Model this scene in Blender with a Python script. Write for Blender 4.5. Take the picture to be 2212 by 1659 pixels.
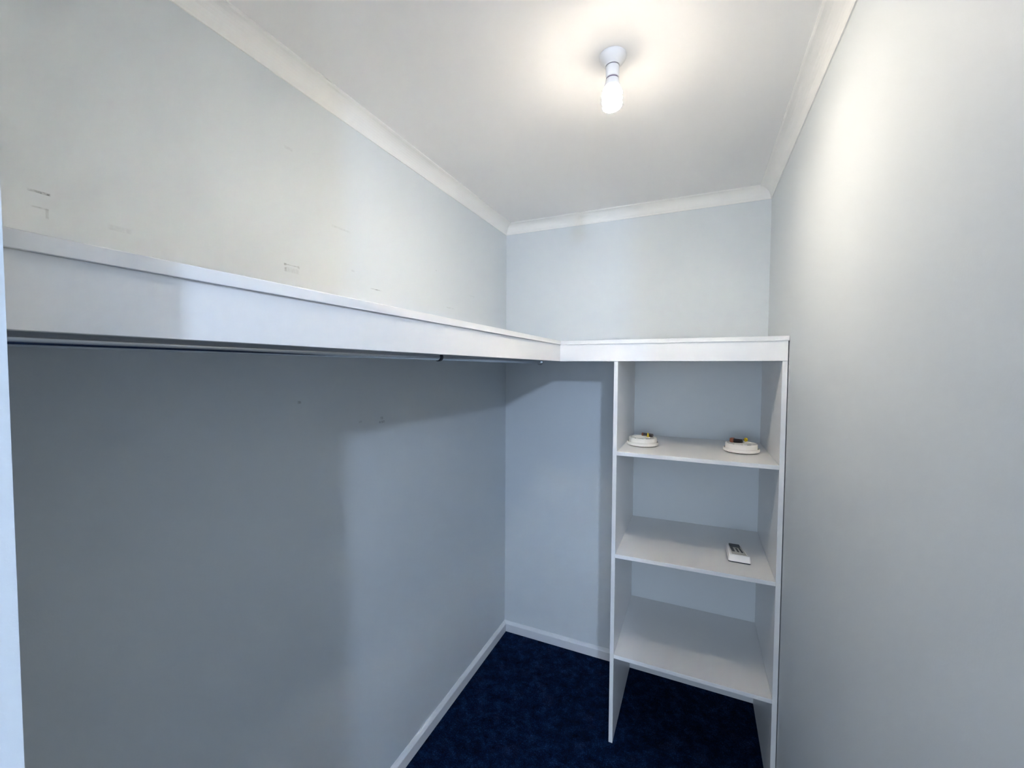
import bpy, bmesh, math
from mathutils import Vector, Matrix

S = bpy.context.scene
for o in list(bpy.data.objects):
    bpy.data.objects.remove(o, do_unlink=True)
COL = S.collection

# ------------------------------------------------------------------ camera
CAM = Vector((1.03474, -2.21462, 1.57680))
YAW, PITCH, ROLL = 0.42218, 0.03839, 0.00554
fw = Vector((-math.sin(YAW) * math.cos(PITCH), math.cos(YAW) * math.cos(PITCH), -math.sin(PITCH)))
rt0 = Vector((math.cos(YAW), math.sin(YAW), 0))
up0 = rt0.cross(fw)
rt = rt0 * math.cos(ROLL) + up0 * math.sin(ROLL)
up = up0 * math.cos(ROLL) - rt0 * math.sin(ROLL)
cd = bpy.data.cameras.new('camera')
cam = bpy.data.objects.new('camera', cd)
COL.objects.link(cam)
M = Matrix((rt, up, -fw)).transposed().to_4x4()
M.translation = CAM
cam.matrix_world = M
cd.sensor_width = 36.0
cd.sensor_fit = 'HORIZONTAL'
cd.lens = 36.0 * 893.87 / 2212
cd.clip_start = 0.01
S.camera = cam

# ------------------------------------------------------------------ view, world, lights
S.view_settings.view_transform = 'Standard'
S.view_settings.look = 'None'
S.view_settings.gamma = 1.0
S.view_settings.use_curve_mapping = False
S.view_settings.exposure = 0.0
S.cycles.sample_clamp_indirect = 0      # keep every bounce of the bare bulb's light

world = bpy.data.worlds.new('sky')
S.world = world
world.use_nodes = True
bg = world.node_tree.nodes['Background']
bg.inputs[0].default_value = (0.72, 0.84, 1.0, 1)
bg.inputs[1].default_value = 8.6

# ceiling lamp of the room behind the camera
ld = bpy.data.lights.new('bedroom_lamp', 'POINT')
ld.energy = 126.0
ld.color = (0.59, 0.74, 1.0)
ld.shadow_soft_size = 0.055
lo = bpy.data.objects.new('bedroom_lamp', ld)
COL.objects.link(lo)
lo.location = (1.77, -3.80, 2.27)

# cool fill daylight enters through an added, unseen opening, fill_window_1 (portal only guides the sampling)
WX0, WX1, WZ0, WZ1 = -0.6, 2.2, 0.8, 2.1
YR = -5.8
pd_ = bpy.data.lights.new('window_portal', 'AREA')
pd_.shape = 'RECTANGLE'
pd_.size = WX1 - WX0
pd_.size_y = WZ1 - WZ0
pd_.cycles.is_portal = True
po = bpy.data.objects.new('window_portal', pd_)
COL.objects.link(po)
po.location = ((WX0 + WX1) / 2, YR - 0.02, (WZ0 + WZ1) / 2)
po.rotation_euler = (math.radians(90), 0, 0)
BULB_STRENGTH = 255.0

# ------------------------------------------------------------------ materials
def mat(name, col, rough=0.5, metal=0.0, bump=None, spec=0.5, coat=0.0):
    m = bpy.data.materials.new(name)
    m.use_nodes = True
    nt = m.node_tree
    b = nt.nodes['Principled BSDF']
    b.inputs['Base Color'].default_value = (*col, 1)
    b.inputs['Roughness'].default_value = rough
    b.inputs['Metallic'].default_value = metal
    b.inputs['Specular IOR Level'].default_value = spec
    if coat:
        b.inputs['Coat Weight'].default_value = coat
    if bump:
        sc, st, dist = bump
        tc = nt.nodes.new('ShaderNodeNewGeometry')
        n = nt.nodes.new('ShaderNodeTexNoise')
        n.inputs['Scale'].default_value = sc
        n.inputs['Detail'].default_value = 4
        bp = nt.nodes.new('ShaderNodeBump')
        bp.inputs['Strength'].default_value = st
        bp.inputs['Distance'].default_value = dist
        nt.links.new(tc.outputs['Position'], n.inputs['Vector'])
        nt.links.new(n.outputs['Fac'], bp.inputs['Height'])
        nt.links.new(bp.outputs['Normal'], b.inputs['Normal'])
    return m

WALLC = (0.67, 0.71, 0.73)
M_wall = mat('wall_paint', WALLC, 0.55, bump=(260, 0.12, 0.001), spec=0.3)
M_ceil = mat('ceiling_paint', (0.85, 0.85, 0.85), 0.8, bump=(300, 0.08, 0.001), spec=0.2)
M_cornice = mat('cornice_paint', (0.86, 0.86, 0.84), 0.6, spec=0.3)
M_skirt = mat('skirting_gloss', (0.78, 0.80, 0.82), 0.35)
M_mel = mat('white_melamine', (0.82, 0.82, 0.815), 0.36, bump=(900, 0.05, 0.0004))
M_chrome = mat('brushed_chrome', (0.62, 0.65, 0.68), 0.22, metal=1.0)
M_dark = mat('dark_steel', (0.05, 0.06, 0.08), 0.4, metal=0.6)
M_white = mat('white_plastic', (0.80, 0.79, 0.78), 0.35)
M_cream = mat('cream_plastic', (0.84, 0.80, 0.75), 0.38)
M_grey = mat('grey_plastic', (0.42, 0.42, 0.40), 0.5)
M_slot = mat('dark_slot', (0.03, 0.035, 0.04), 0.5)
M_black = mat('black_label', (0.015, 0.010, 0.012), 0.16, coat=1.0)
M_foil = mat('dark_foil_label', (0.10, 0.08, 0.09), 0.2, metal=0.8, coat=1.0)
M_copper = mat('copper_label', (0.34, 0.12, 0.065), 0.35, metal=0.3)
M_yellow = mat('yellow_plastic', (0.75, 0.55, 0.02), 0.4)
M_silver = mat('silver_metal', (0.8, 0.8, 0.8), 0.2, metal=1.0)
M_seam = mat('dark_seam', (0.20, 0.15, 0.22), 0.6)  # dark tone for the rings at the lamp neck joints
M_base = mat('dark_brown_ring', (0.10, 0.06, 0.04), 0.6)  # dark brown tone of the thin line under each alarm

def emat(name, col, st):
    m = bpy.data.materials.new(name)
    m.use_nodes = True
    nt = m.node_tree
    nt.nodes.clear()
    e = nt.nodes.new('ShaderNodeEmission')
    e.inputs[0].default_value = (*col, 1)
    e.inputs[1].default_value = st
    m.cycles.emission_sampling = 'FRONT'
    # the lamp throws most of its light downwards, away from its base
    g = nt.nodes.new('ShaderNodeNewGeometry')
    sx = nt.nodes.new('ShaderNodeSeparateXYZ')
    nt.links.new(g.outputs['Normal'], sx.inputs[0])

    def mth(op, a, b):
        n = nt.nodes.new('ShaderNodeMath')
        n.operation = op
        for k, v in enumerate((a, b)):
            if isinstance(v, (int, float)):
                n.inputs[k].default_value = v
            else:
                nt.links.new(v, n.inputs[k])
        return n.outputs[0]
    f = mth('MAXIMUM', mth('DIVIDE', mth('SUBTRACT', 0.55, sx.outputs['Z']), 1.55), 0.0)
    f = mth('ADD', mth('MULTIPLY', mth('POWER', f, 2.5), 4.0), 0.04)
    nt.links.new(mth('MULTIPLY', f, st), e.inputs[1])
    o = nt.nodes.new('ShaderNodeOutputMaterial')
    nt.links.new(e.outputs[0], o.inputs[0])
    return m
M_glow = emat('glowing_tube', (1.0, 0.88, 0.735), BULB_STRENGTH)

def wall_marks():
    """left wall paint: same paint with small scuffs and pencil-thin scratches"""
    m = mat('wall_paint_scuffed', WALLC, 0.55, bump=(260, 0.12, 0.001), spec=0.3)
    nt = m.node_tree
    N, L = nt.nodes, nt.links
    b = N['Principled BSDF']
    g = N.new('ShaderNodeNewGeometry')
    sx = N.new('ShaderNodeSeparateXYZ')
    L.new(g.outputs['Position'], sx.inputs[0])
    nz = N.new('ShaderNodeTexNoise')
    nz.inputs['Scale'].default_value = 130
    nz.inputs['Detail'].default_value = 3
    L.new(g.outputs['Position'], nz.inputs['Vector'])

    def mth(op, a, b2=None, clamp=False):
        n = N.new('ShaderNodeMath')
        n.operation = op
        n.use_clamp = clamp
        for i, v in enumerate((a, b2)):
            if v is None:
                continue
            if isinstance(v, (int, float)):
                n.inputs[i].default_value = v
            else:
                L.new(v, n.inputs[i])
        return n.outputs[0]
    marks = [  # y0, y1, z0, z1, strength
        (-1.903, -1.878, 1.8713, 1.8752, 0.55), (-1.889, -1.877, 1.8708, 1.8748, 0.6),
        (-1.900, -1.880, 1.8455, 1.8482, 0.30), (-1.8835, -1.8795, 1.831, 1.848, 0.22),
        (-1.428, -1.386, 1.8568, 1.8588, 0.42), (-1.431, -1.424, 1.854, 1.8605, 0.45), (-1.389, -1.383, 1.854, 1.8605, 0.45),
        (-1.429, -1.386, 1.838, 1.851, 0.16), (-1.430, -1.424, 1.838, 1.849, 0.25),
        (-1.103, -1.049, 1.8475, 1.8500, 0.42), (-1.083, -1.070, 1.8465, 1.8500, 0.5),
        (-1.266, -1.195, 2.0085, 2.0145, 0.16), (-1.19, -1.178, 1.888, 1.894, 0.2),
        (-0.632, -0.598, 1.8455, 1.8505, 0.20), (-0.590, -0.570, 1.8465, 1.8500, 0.20),
        (-0.717, -0.709, 1.992, 1.996, 0.35),
        (-1.066, -1.038, 1.377, 1.385, 0.45), (-1.060, -1.046, 1.390, 1.400, 0.35),
        (-1.396, -1.384, 1.472, 1.480, 0.5), (-1.163, -1.150, 1.390, 1.396, 0.3),
        (-1.425, -1.400, 2.17, 2.178, 0.12), (-0.43, -0.38, 1.93, 1.936, 0.10), (-1.80, -1.765, 1.838, 1.848, 0.12),
    ]
    tot = None
    for y0, y1, z0, z1, k in marks:
        a = mth('DIVIDE', mth('ABSOLUTE', mth('SUBTRACT', sx.outputs['Y'], (y0 + y1) / 2)), (y1 - y0) / 2)
        c = mth('DIVIDE', mth('ABSOLUTE', mth('SUBTRACT', sx.outputs['Z'], (z0 + z1) / 2)), (z1 - z0) / 2)
        d = mth('MULTIPLY', mth('SUBTRACT', 1.15, mth('MAXIMUM', a, c)), 3.0, True)
        d = mth('MULTIPLY', d, k)
        tot = d if tot is None else mth('ADD', tot, d)
    nn = mth('MULTIPLY', mth('SUBTRACT', nz.outputs['Fac'], 0.25), 2.6, True)
    f = mth('MULTIPLY', tot, nn, True)
    mx = N.new('ShaderNodeMix')
    mx.data_type = 'RGBA'
    mx.inputs['A'].default_value = (*WALLC, 1)
    mx.inputs['B'].default_value = (0.10, 0.11, 0.12, 1)
    L.new(f, mx.inputs['Factor'])
    L.new(mx.outputs['Result'], b.inputs['Base Color'])
    return m
M_wall_left = wall_marks()

def carpet():
    m = bpy.data.materials.new('navy_carpet')
    m.use_nodes = True
    nt = m.node_tree
    N, L = nt.nodes, nt.links
    b = N['Principled BSDF']
    b.inputs['Roughness'].default_value = 0.95
    b.inputs['Specular IOR Level'].default_value = 0.05
    g = N.new('ShaderNodeNewGeometry')

    def noise(scale, det, rough=0.6):
        n = N.new('ShaderNodeTexNoise')
        n.inputs['Scale'].default_value = scale
        n.inputs['Detail'].default_value = det
        n.inputs['Roughness'].default_value = rough
        L.new(g.outputs['Position'], n.inputs['Vector'])
        return n
    n1 = noise(20, 10, 0.78)
    r1 = N.new('ShaderNodeValToRGB')
    e = r1.color_ramp.elements
    e[0].position = 0.34
    e[0].color = (0.0002, 0.0024, 0.010, 1)
    e[1].position = 0.68
    e[1].color = (0.012, 0.036, 0.115, 1)
    q = r1.color_ramp.elements.new(0.5)
    q.color = (0.0013, 0.011, 0.044, 1)
    L.new(n1.outputs['Fac'], r1.inputs[0])
    n2 = noise(9, 9, 0.8)
    r2 = N.new('ShaderNodeValToRGB')
    r2.color_ramp.elements[0].position = 0.54
    r2.color_ramp.elements[0].color = (0, 0, 0, 1)
    r2.color_ramp.elements[1].position = 0.72
    r2.color_ramp.elements[1].color = (0.7, 0.7, 0.7, 1)
    L.new(n2.outputs['Fac'], r2.inputs[0])
    mx = N.new('ShaderNodeMix')
    mx.data_type = 'RGBA'
    mx.inputs['B'].default_value = (0.024, 0.032, 0.085, 1)
    L.new(r2.outputs[0], mx.inputs['Factor'])
    L.new(r1.outputs[0], mx.inputs['A'])
    L.new(mx.outputs['Result'], b.inputs['Base Color'])
    # flecks of lighter fibre
    n4 = noise(190, 3, 0.6)
    r4 = N.new('ShaderNodeValToRGB')
    r4.color_ramp.elements[0].position = 0.50
    r4.color_ramp.elements[0].color = (0.75, 0.75, 0.75, 1)
    r4.color_ramp.elements[1].position = 0.70
    r4.color_ramp.elements[1].color = (3.2, 2.8, 2.4, 1)
    L.new(n4.outputs['Fac'], r4.inputs[0])
    mm = N.new('ShaderNodeMix')
    mm.data_type = 'RGBA'
    mm.blend_type = 'MULTIPLY'
    mm.inputs['Factor'].default_value = 1.0
    L.new(mx.outputs['Result'], mm.inputs['A'])
    L.new(r4.outputs[0], mm.inputs['B'])
    L.new(mm.outputs['Result'], b.inputs['Base Color'])
    n3 = noise(420, 3)
    bp = N.new('ShaderNodeBump')
    bp.inputs['Strength'].default_value = 0.9
    bp.inputs['Distance'].default_value = 0.006
    L.new(n3.outputs['Fac'], bp.inputs['Height'])
    L.new(bp.outputs['Normal'], b.inputs['Normal'])
    return m
M_carpet = carpet()

# ------------------------------------------------------------------ mesh helpers
def obj(name, bm, m, parent=None, smooth=False, bevel=0.0, seg=2):
    me = bpy.data.meshes.new(name)
    bmesh.ops.recalc_face_normals(bm, faces=bm.faces[:])
    if smooth:
        for f in bm.faces:
            f.smooth = True
    bm.to_mesh(me)
    bm.free()
    me.materials.append(m)
    o = bpy.data.objects.new(name, me)
    COL.objects.link(o)
    if parent is not None:
        o.parent = parent
        o.matrix_parent_inverse = Matrix.Translation(-parent.location)
    if bevel:
        md = o.modifiers.new('bevel', 'BEVEL')
        md.width = bevel
        md.segments = seg
        md.limit_method = 'ANGLE'
    if smooth:
        try:
            me.set_sharp_from_angle(angle=math.radians(38))
        except Exception:
            pass
    return o

def thing(name, label, cat, loc=(0, 0, 0), group=None):
    o = bpy.data.objects.new(name, None)
    o.empty_display_size = 0.05
    COL.objects.link(o)
    o.location = loc
    tag(o, label, cat, group)
    return o

def tag(o, label, cat, group=None):
    o['label'] = label
    o['category'] = cat
    if group:
        o['group'] = group
    return o

def struct(o, label, cat):
    o['kind'] = 'structure'
    return tag(o, label, cat)

def add_box(bm, a, b):
    x0, y0, z0 = a
    x1, y1, z1 = b
    vs = [bm.verts.new(p) for p in ((x0, y0, z0), (x1, y0, z0), (x1, y1, z0), (x0, y1, z0),
                                    (x0, y0, z1), (x1, y0, z1), (x1, y1, z1), (x0, y1, z1))]
    for f in ((0, 1, 2, 3), (4, 5, 6, 7), (0, 1, 5, 4), (1, 2, 6, 5), (2, 3, 7, 6), (3, 0, 4, 7)):
        bm.faces.new([vs[i] for i in f])
    return vs

def box(a, b):
    bm = bmesh.new()
    add_box(bm, a, b)
    return bm

def add_loft(bm, A, B):
    """two closed loops of equal length joined into a solid"""
    va = [bm.verts.new(p) for p in A]
    vb = [bm.verts.new(p) for p in B]
    n = len(A)
    for i in range(n):
        bm.faces.new((va[i], va[(i + 1) % n], vb[(i + 1) % n], vb[i]))
    bm.faces.new(va)
    bm.faces.new(vb)

def lathe(prof, c, seg=64):
    """profile of (radius, z) about a vertical axis through c"""
    bm = bmesh.new()
    rings = []
    for r, z in prof:
        if r < 1e-6:
            rings.append([bm.verts.new((c[0], c[1], c[2] + z))])
        else:
            rings.append([bm.verts.new((c[0] + r * math.cos(2 * math.pi * k / seg), c[1] + r * math.sin(2 * math.pi * k / seg), c[2] + z)) for k in range(seg)])
    for A, B in zip(rings, rings[1:]):
        for k in range(seg):
            a, b = A[k % len(A)], A[(k + 1) % len(A)]
            c2, d = B[(k + 1) % len(B)], B[k % len(B)]
            vs = []
            for v in (a, b, c2, d):
                if v not in vs:
                    vs.append(v)
            if len(vs) > 2:
                bm.faces.new(vs)
    for R in (rings[0], rings[-1]):
        if len(R) > 1:
            bm.faces.new(R)
    return bm

def add_tube(bm, pts, r, seg=12):
    rings = []
    n = len(pts)
    pts = [Vector(p) for p in pts]
    t0 = (pts[1] - pts[0]).normalized()
    u = t0.orthogonal().normalized()
    for i, p in enumerate(pts):
        t = (pts[min(i + 1, n - 1)] - pts[max(i - 1, 0)]).normalized()
        u = (u - t * u.dot(t)).normalized()
        w = t.cross(u)
        rr = r[i] if isinstance(r, (list, tuple)) else r
        rings.append([bm.verts.new(p + u * rr * math.cos(2 * math.pi * k / seg) + w * rr * math.sin(2 * math.pi * k / seg)) for k in range(seg)])
    for A, B in zip(rings, rings[1:]):
        for k in range(seg):
            bm.faces.new((A[k], A[(k + 1) % seg], B[(k + 1) % seg], B[k]))
    bm.faces.new(rings[0])
    bm.faces.new(rings[-1])

# ------------------------------------------------------------------ room shell
H = 2.4
W = 1.3230
YF = -2.098     # closet side of the front wall
YO = -2.200     # bedroom side of the front wall
XL0, XR0 = -1.6, 3.4
T = 0.1
struct(obj('floor', box((XL0 - T, YR - T, -0.06), (XR0 + T, T, 0)), M_carpet), 'dark navy blue carpet covering the whole floor', 'floor')
struct(obj('ceiling', box((XL0 - T, YR - T, H), (XR0 + T, T, H + 0.06)), M_ceil), 'flat white plasterboard ceiling above the closet', 'ceiling')
struct(obj('wall_left', box((-T, YO, 0), (0, T, H)), M_wall_left), 'long pale grey wall with small scuffs above and below the left shelf', 'wall')
struct(obj('wall_back', box((0, 0, 0), (W, T, H)), M_wall), 'pale grey end wall behind the open shelving', 'wall')
struct(obj('wall_right', box((W, YO, 0), (W + T, T, H)), M_wall), 'blank pale grey wall on the right side', 'wall')
struct(obj('wall_front', box((0, YO, 0), (0.606, YF, H)), M_wall), 'edge of the entrance wall at the far left of the view', 'wall')
# bedroom that the closet opens from (behind the camera)
struct(obj('wall_bedroom_left', box((XL0 - T, YR, 0), (XL0, YO, H)), M_wall), 'pale bedroom side wall beyond the closet entrance, left side', 'wall')
struct(obj('wall_bedroom_right', box((XR0, YR, 0), (XR0 + T, YO, H)), M_wall), 'pale bedroom side wall beyond the closet entrance, right side', 'wall')
bm = bmesh.new()
add_box(bm, (XL0 - T, YO, 0), (-T, YO + T, H))
add_box(bm, (W + T, YO, 0), (XR0 + T, YO + T, H))
struct(obj('wall_bedroom_front', bm, M_wall), 'bedroom wall on both sides of the closet entrance', 'wall')
bm = bmesh.new()
add_box(bm, (XL0 - T, YR - T, 0), (WX0, YR, H))
add_box(bm, (WX1, YR - T, 0), (XR0 + T, YR, H))
add_box(bm, (WX0, YR - T, 0), (WX1, YR, WZ0))
add_box(bm, (WX0, YR - T, WZ1), (WX1, YR, H))
struct(obj('wall_bedroom_rear', bm, M_wall), 'bedroom wall with the added window opening opposite the closet', 'wall')
bm = bmesh.new()
fwid = 0.05
add_box(bm, (WX0, YR - 0.08, WZ0), (WX0 + fwid, YR - 0.03, WZ1))
add_box(bm, (WX1 - fwid, YR - 0.08, WZ0), (WX1, YR - 0.03, WZ1))
add_box(bm, (WX0 + fwid, YR - 0.08, WZ0), (WX1 - fwid, YR - 0.03, WZ0 + fwid))
add_box(bm, (WX0 + fwid, YR - 0.08, WZ1 - fwid), (WX1 - fwid, YR - 0.03, WZ1))
add_box(bm, ((WX0 + WX1) / 2 - 0.03, YR - 0.08, WZ0 + fwid), ((WX0 + WX1) / 2 + 0.03, YR - 0.03, WZ1 - fwid))
struct(obj('fill_window_1', bm, M_skirt), 'unseen white framed window added for cool fill light, opposite the closet', 'window')

# cornice (cove), mitred; profile as (distance from wall, drop below ceiling)
cw = 0.0513
prof = [(0, 0), (cw, 0), (cw, 0.0035), (cw - 0.0035, 0.0045)]
for k in range(0, 9):
    a = math.radians(90 * k / 8)
    R = 0.041
    prof.append((0.0052 + R - R * math.sin(a), 0.0052 + R - R * math.cos(a)))
prof += [(0.0045, cw - 0.0038), (0.0035, cw), (0, cw)]
bm = bmesh.new()
add_loft(bm, [(a, YF + a, H - d) for a, d in prof], [(a, -a, H - d) for a, d in prof])
struct(obj('trim_1', bm, M_cornice), 'white coved cornice running along the top of the long left wall', 'cornice')
bm = bmesh.new()
add_loft(bm, [(a, -a, H - d) for a, d in prof], [(W - a, -a, H - d) for a, d in prof])
struct(obj('trim_2', bm, M_cornice), 'short white coved cornice along the top of the end wall', 'cornice')
bm = bmesh.new()
add_loft(bm, [(W - a, -a, H - d) for a, d in prof], [(W - a, YO, H - d) for a, d in prof])
struct(obj('trim_3', bm, M_cornice), 'white coved cornice along the top of the right wall', 'cornice')
bm = bmesh.new()
add_loft(bm, [(a, YF + a, H - d) for a, d in prof], [(0.606, YF + a, H - d) for a, d in prof])
struct(obj('trim_4', bm, M_cornice), 'short white cornice over the inside of the entrance wall', 'cornice')

# skirting: upright face, bevelled top
sk = [(0, 0), (0.0158, 0), (0.0158, 0.0440), (0.0145, 0.0462), (0.004, 0.0575), (0, 0.0580)]
bm = bmesh.new()
add_loft(bm, [(a, YF, z) for a, z in sk], [(a, -a, z) for a, z in sk])
struct(obj('baseboard_left', bm, M_skirt), 'white bevelled skirting board along the foot of the left wall', 'skirting board')
bm = bmesh.new()
add_loft(bm, [(a, -a, z) for a, z in sk], [(W, -a, z) for a, z in sk])
struct(obj('baseboard_back', bm, M_skirt), 'white bevelled skirting board along the foot of the end wall', 'skirting board')

# ------------------------------------------------------------------ high shelves
ZS, ZB, ZF = 1.6940, 1.6776, 1.6070     # board top, board underside, fascia bottom
DL, DB = 0.4966, 0.5095
REC = 0.005
t = thing('wall_shelf', 'long high white shelf with deep front fascia fixed along the left wall', 'shelf', (DL / 2, -1.05, ZB))
obj('shelf_board', box((0.0005, YF + 0.001, ZB), (DL, -0.0005, ZS)), M_mel, t, bevel=0.0008)
obj('fascia', box((DL - REC - 0.016, YF + 0.001, ZF + 0.0008), (DL - REC, -DB + REC + 0.016, ZB)), M_mel, t, bevel=0.0006)
t = thing('wall_shelf', 'short high white shelf with fascia across the end wall on top of the shelving unit', 'shelf', (0.91, -DB / 2, ZB))
obj('shelf_board', box((DL + 0.0004, -DB, ZB), (W - 0.0006, -0.0005, ZS)), M_mel, t, bevel=0.0008)
obj('fascia', box((DL - REC + 0.0004, -DB + REC, ZF), (W - 0.0035, -DB + REC + 0.016, ZB)), M_mel, t, bevel=0.0006)

# ------------------------------------------------------------------ shelving unit
PX = 0.7216
TP = 0.0160
PR = W - 0.0032
PY = -0.502
t = thing('shelving_unit', 'tall open white shelving unit with three shelves in the right corner', 'shelving unit', ((PX + PR) / 2, -0.25, 0))
def side_panel(x0):
    # skirting notch at the back, fascia notch at the top front
    loop = [(PY, 0.0), (-0.0165, 0.0), (-0.0165, 0.0600), (-0.0006, 0.0600), (-0.0006, ZB - 0.0004), (-DB + REC + 0.0165, ZB - 0.0004), (-DB + REC + 0.0165, ZF - 0.0006), (PY, ZF - 0.0006)]
    bm = bmesh.new()
    add_loft(bm, [(x0, y, z) for y, z in loop], [(x0 + TP, y, z) for y, z in loop])
    return bm
obj('side_panel', side_panel(PX), M_mel, t, bevel=0.0006)
obj('side_panel', side_panel(PR - TP), M_mel, t, bevel=0.0006)
SX0, SX1 = PX + TP + 0.0002, PR - TP - 0.0002
def unit_shelf(zl, zr, th=0.0158):
    bm = bmesh.new()
    A = [(SX0, PY + 0.001, zl - th), (SX0, -0.001, zl - th), (SX0, -0.001, zl), (SX0, PY + 0.001, zl)]
    B = [(SX1, PY + 0.001, zr - th), (SX1, -0.001, zr - th), (SX1, -0.001, zr), (SX1, PY + 0.001, zr)]
    add_loft(bm, A, B)
    return bm
H1, H2, H3 = 1.2375, 0.8130, 0.3825
obj('shelf', unit_shelf(1.2370, 1.2370), M_mel, t, bevel=0.0006)
obj('shelf', unit_shelf(0.8095, 0.8165), M_mel, t, bevel=0.0006)
obj('shelf', unit_shelf(0.3825, 0.3825), M_mel, t, bevel=0.0006)

# ------------------------------------------------------------------ hanging rail
RX, RZ, RR = 0.215, 1.6135, 0.0125
t = thing('hanging_rail', 'round chrome clothes rail under the long left shelf', 'clothes rail', (RX, -1.05, RZ))
bm = bmesh.new()
add_tube(bm, [(RX, YF + 0.002, RZ), (RX, -0.004, RZ)], RR, 32)
obj('rail', bm, M_chrome, t, smooth=True)
for y0, y1 in ((-0.010, -0.0008), (YF + 0.0008, YF + 0.010)):
    bm = bmesh.new()
    add_tube(bm, [(RX, y0, RZ), (RX, y1, RZ)], RR + 0.006, 32)
    obj('end_socket', bm, M_chrome, t, smooth=True)
# centre bracket: strap hooked round the rail, stem up to a foot plate
bm = bmesh.new()
YB = -1.010
n = 20
ri, ro = RR + 0.0003, RR + 0.0028
loopi = []
loopo = []
for k in range(n + 1):
    a = math.radians(-215 + 250 * k / n)
    loopi.append((RX + ri * math.cos(a), RZ + ri * math.sin(a)))
    loopo.append((RX + ro * math.cos(a), RZ + ro * math.sin(a)))
sec = loopi + loopo[::-1]
va = [bm.verts.new((x, YB - 0.006, z)) for x, z in sec]
vb = [bm.verts.new((x, YB + 0.006, z)) for x, z in sec]
m_ = len(sec)
for i in range(m_):
    bm.faces.new((va[i], va[(i + 1) % m_], vb[(i + 1) % m_], vb[i]))
for V in (va, vb):
    for k in range(n):
        bm.faces.new((V[k], V[k + 1], V[m_ - 2 - k], V[m_ - 1 - k]))
add_box(bm, (RX - ro - 0.0005, YB - 0.006, RZ + 0.006), (RX - ro + 0.0022, YB + 0.006, ZB - 0.002))
add_box(bm, (RX - 0.030, YB - 0.010, ZB - 0.0022), (RX + 0.014, YB + 0.010, ZB - 0.0002))
obj('rail_bracket', bm, M_dark, t)

# ------------------------------------------------------------------ ceiling light
LX, LY = 0.812, -1.083
t = thing('ceiling_light', 'bare glowing spiral bulb in a white batten holder on the ceiling', 'light', (LX, LY, H))
obj('ceiling_rose', lathe([(0.0352, -0.0002), (0.0352, -0.0050), (0.0335, -0.0085), (0.0290, -0.0150), (0.0215, -0.0225), (0.0185, -0.0262), (0.0160, -0.0262), (0.0160, -0.0240), (0.0, -0.0240)], (LX, LY, H)), M_white, t, smooth=True)
obj('seam_ring', lathe([(0.0, -0.0241), (0.0155, -0.0241), (0.0155, -0.0290), (0.0, -0.0290)], (LX, LY, H), 48), M_seam, t, smooth=True)
obj('lamp_holder', lathe([(0.0, -0.0280), (0.0168, -0.0280), (0.0172, -0.0295), (0.0172, -0.0530), (0.0178, -0.0560), (0.0166, -0.0575), (0.0, -0.0575)], (LX, LY, H), 48), M_white, t, smooth=True)
obj('seam_ring', lathe([(0.0, -0.0576), (0.0156, -0.0576), (0.0156, -0.0612), (0.0, -0.0612)], (LX, LY, H), 48), M_seam, t, smooth=True)
bulb = obj('bulb', lathe([(0.0, -0.0613), (0.0168, -0.0613), (0.0172, -0.0630), (0.0176, -0.0680), (0.0205, -0.0760), (0.0205, -0.0795), (0.0180, -0.0812), (0.0, -0.0812)], (LX, LY, H), 48), M_white, t, smooth=True)
bm = bmesh.new()
pts = []
turns, top, bot = 4.6, -0.084, -0.129
NT = 220
for k in range(NT + 1):
    s = k / NT
    a = 2 * math.pi * turns * s + 0.6
    s2 = min(1.0, s / 0.74)                  # coil first, then a flat spiral closing the tip
    r = 0.0205 * min(1.0, 0.55 + 3.5 * s) * (1.0 if s < 0.70 else 1.0 - 0.83 * ((s - 0.70) / 0.30))
    zz = top + (bot - top) * s2 - 0.004 * max(0.0, (s - 0.74) / 0.26)
    pts.append((LX + r * math.cos(a), LY + r * math.sin(a), H + zz))
add_tube(bm, pts, 0.0063, 12)
tb = obj('spiral_tube', bm, M_glow, bulb, smooth=True)

# ------------------------------------------------------------------ smoke alarms lying face down
def rod(p, q_, r0, r1=None, n=2, seg=24):
    bm = bmesh.new()
    add_tube(bm, [p, q_], [r0, r1 if r1 is not None else r0], seg)
    return bm

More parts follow.
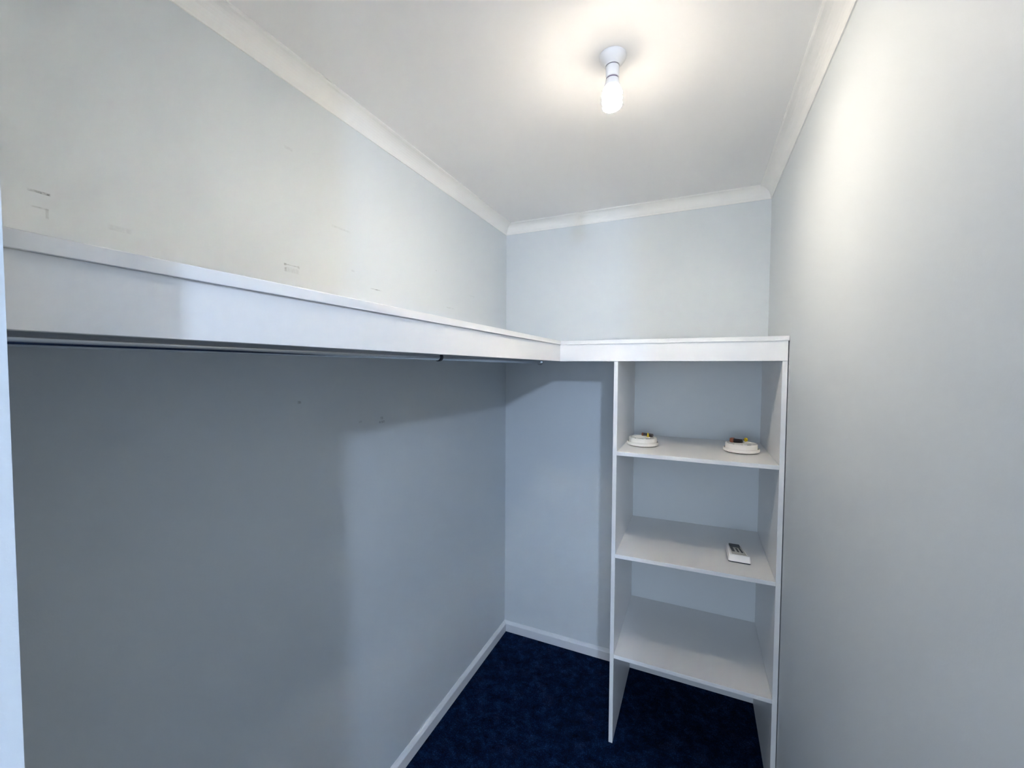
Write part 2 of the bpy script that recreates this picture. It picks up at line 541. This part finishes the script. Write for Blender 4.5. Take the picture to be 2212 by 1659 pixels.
def smoke_alarm(c, label, rot, dark_hole):
    t = thing('smoke_alarm', label, 'smoke alarm', c, 'smoke alarms on the top shelf')
    obj('foot_ring', lathe([(0.0, 0.0), (0.0600, 0.0), (0.0605, 0.0030), (0.0, 0.0030)], c), M_base, t, smooth=True)
    obj('base', lathe([(0.0, 0.0028), (0.0640, 0.0028), (0.0668, 0.0050), (0.0674, 0.0145), (0.0662, 0.0165), (0.0636, 0.0165), (0.0630, 0.0120), (0.0, 0.0120)], c, 96), M_cream, t, smooth=True)
    obj('body', lathe([(0.0, 0.0118), (0.0592, 0.0118), (0.0590, 0.0340), (0.0578, 0.0356), (0.0545, 0.0356), (0.0530, 0.0325), (0.0500, 0.0318), (0.0, 0.0318)], c, 96), M_cream, t, smooth=True)
    cx, cy, cz = c
    def loc(u, v, w):   # u across the view, v away from the camera
        return Vector((cx + u * math.cos(rot) - v * math.sin(rot), cy + u * math.sin(rot) + v * math.cos(rot), cz + w))
    # tray for the battery
    bm = bmesh.new()
    for (u0, u1, v0, v1, w0, w1) in ((-0.036, 0.030, -0.004, 0.000, 0.0316, 0.0350), (-0.036, 0.030, 0.032, 0.035, 0.0316, 0.0350), (-0.038, -0.036, -0.004, 0.035, 0.0316, 0.0350)):
        A = [loc(u0, v0, w0), loc(u1, v0, w0), loc(u1, v1, w0), loc(u0, v1, w0)]
        B = [loc(u0, v0, w1), loc(u1, v0, w1), loc(u1, v1, w1), loc(u0, v1, w1)]
        add_loft(bm, A, B)
    obj('battery_tray', bm, M_cream, t)
    bm = bmesh.new()
    for (u0, u1, v0, v1, w0, w1) in ((-0.040, 0.018, -0.030, -0.020, 0.0312, 0.0323),):
        A = [loc(u0, v1, w0), loc(u0 + 0.02, v0, w0), loc(u1, v0 - 0.008, w0), loc(u1 + 0.012, v1, w0)]
        B = [p + Vector((0, 0, w1 - w0)) for p in A]
        add_loft(bm, A, B)
    obj('label_recess', bm, M_grey, t)
    bm = bmesh.new()
    A = [loc(-0.014, -0.046, 0.031), loc(0.000, -0.046, 0.031), loc(0.000, -0.034, 0.031), loc(-0.014, -0.034, 0.031)]
    B = [loc(-0.012, -0.045, 0.0372), loc(-0.002, -0.045, 0.0372), loc(-0.002, -0.036, 0.0372), loc(-0.012, -0.036, 0.0372)]
    add_loft(bm, A, B)
    obj('clip', bm, M_white, t, bevel=0.001)
    obj('screw_hole', rod(loc(-0.036, -0.006, 0.0315), loc(-0.036, -0.006, 0.0328), 0.0035), M_slot, t)
    return t, loc

t1, loc1 = smoke_alarm((0.8160, -0.2980, 1.2371), 'round cream smoke alarm at the left end of the shelf, under a slim battery', 0.42, True)
t2, loc2 = smoke_alarm((1.2040, -0.2740, 1.2371), 'round cream smoke alarm at the right end of the shelf, under a copper battery', 0.42, True)
# yellow battery flags belong to the alarms
bm = bmesh.new()
p = loc1(0.0335, 0.048, 0)
add_loft(bm, [(0.8290, -0.2690, 1.2692), (0.8400, -0.2690, 1.2692), (0.8400, -0.2655, 1.2692), (0.8290, -0.2655, 1.2692)],
         [(0.8318, -0.2690, 1.2880), (0.8366, -0.2690, 1.2880), (0.8366, -0.2655, 1.2880), (0.8318, -0.2655, 1.2880)])
obj('battery_flag', bm, M_yellow, t1, bevel=0.001)
bm = bmesh.new()
add_tube(bm, [(1.2230, -0.2230, 1.2795), (1.2275, -0.2195, 1.2795)], 0.0080, 24)
add_box(bm, (1.2225, -0.2245, 1.2688), (1.2280, -0.2175, 1.2770))
obj('battery_flag', bm, M_yellow, t2, smooth=True)

# batteries
bz = 1.2371 + 0.0318
a, b_ = Vector((0.8060, -0.2440, bz + 0.0085)), Vector((0.8550, -0.2640, bz + 0.0080))
d = (b_ - a).normalized()
t = thing('battery', 'slim round dark battery with a shiny highlight lying on the left smoke alarm', 'battery', tuple((a + b_) / 2))
obj('casing', rod(a + d * 0.010, b_ - d * 0.0008, 0.0075, seg=32), M_foil, t, smooth=True)
obj('copper_end', rod(a + d * 0.0015, a + d * 0.0099, 0.0075, seg=32), M_copper, t, smooth=True)
obj('terminal', rod(a - d * 0.0015, a + d * 0.0014, 0.003, seg=20), M_silver, t, smooth=True)

bz = 1.2371 + 0.0318
a, b_ = Vector((1.1660, -0.2440, bz)), Vector((1.2190, -0.2660, bz))
d = (b_ - a).normalized()
s = Vector((-d.y, d.x, 0))
def block(u0, u1, v0, v1, z0, z1):
    bm = bmesh.new()
    A = [a + d * u0 + s * v0, a + d * u1 + s * v0, a + d * u1 + s * v1, a + d * u0 + s * v1]
    add_loft(bm, [p + Vector((0, 0, z0)) for p in A], [p + Vector((0, 0, z1)) for p in A])
    return bm
t = thing('battery', 'blocky battery with copper end and black body lying on the right smoke alarm', 'battery', tuple((a + b_) / 2))
obj('copper_end', block(0, 0.0150, -0.012, 0.013, 0.0006, 0.0190), M_copper, t, bevel=0.0022)
obj('casing', block(0.0151, 0.0500, -0.012, 0.013, 0.0006, 0.0190), M_black, t, bevel=0.0022)
obj('terminal', block(0.0501, 0.0530, -0.008, -0.002, 0.0050, 0.0130), M_silver, t, bevel=0.001)

# ------------------------------------------------------------------ white handset on the middle shelf
cx, cy = 1.198, -0.388
zb = 0.8157
t = thing('remote_control', 'white plastic handset with dark slots lying on the middle shelf near its right end', 'remote control', (cx, cy, zb))
def rrect(x0, x1, y0, y1, z, r=0.006, x2=None, x3=None):
    """rounded quad, x0..x1 at the near end, x2..x3 at the far end"""
    x2 = x0 if x2 is None else x2
    x3 = x1 if x3 is None else x3
    c = [((x0 + r, y0 + r), 180), ((x1 - r, y0 + r), 270), ((x3 - r, y1 - r), 0), ((x2 + r, y1 - r), 90)]
    out = []
    for (px, py), a0 in c:
        for k in range(5):
            a = math.radians(a0 + 90 * k / 4)
            out.append((px + r * math.cos(a), py + r * math.sin(a), z))
    return out
def stack(loops):
    bm = bmesh.new()
    V = [[bm.verts.new(p) for p in L_] for L_ in loops]
    n = len(V[0])
    for A, B in zip(V, V[1:]):
        for k in range(n):
            bm.faces.new((A[k], A[(k + 1) % n], B[(k + 1) % n], B[k]))
    bm.faces.new(V[0])
    bm.faces.new(V[-1])
    return bm
N0, F0 = -0.3885, -0.262
obj('bottom_plate', stack([rrect(1.160, 1.238, N0 - 0.001, F0, zb, 0.007, 1.158, 1.218), rrect(1.160, 1.238, N0 - 0.001, F0, zb + 0.0046, 0.007, 1.158, 1.218)]), M_slot, t)
obj('case', stack([
    rrect(1.159, 1.240, N0 - 0.002, F0, zb + 0.0047, 0.008, 1.157, 1.220),
    rrect(1.160, 1.239, N0 - 0.001, F0, zb + 0.0075, 0.008, 1.158, 1.219),
    rrect(1.163, 1.237, N0 + 0.003, F0 - 0.001, zb + 0.024, 0.006, 1.159, 1.216),
    rrect(1.165, 1.235, N0 + 0.007, F0 - 0.003, zb + 0.028, 0.006, 1.161, 1.214),
    rrect(1.172, 1.228, N0 + 0.014, F0 - 0.008, zb + 0.0282, 0.003, 1.166, 1.208),
    rrect(1.173, 1.227, N0 + 0.016, F0 - 0.009, zb + 0.0245, 0.003, 1.167, 1.207),
]), M_white, t, smooth=True)
def pad(x0, x1, y0, y1, z0, z1, sh=0.0, m=M_slot, name='slot'):
    bm = bmesh.new()
    A = [(x0, y0), (x1, y0), (x1 - sh, y1), (x0 - sh, y1)]
    add_loft(bm, [(x, y, zb + z0) for x, y in A], [(x, y, zb + z1) for x, y in A])
    obj(name, bm, m, t)
pad(1.1745, 1.2245, -0.366, -0.273, 0.0243, 0.0262, 0.008, M_grey, 'inner_tray')
pad(1.1765, 1.1860, -0.345, -0.305, 0.0262, 0.0275, 0.006)
pad(1.1945, 1.2010, -0.345, -0.310, 0.0262, 0.0275, 0.006)
pad(1.2090, 1.2150, -0.347, -0.305, 0.0262, 0.0275, 0.008)
pad(1.1700, 1.2070, -0.300, -0.276, 0.0262, 0.0310, 0.002, M_slot, 'dark_cover')
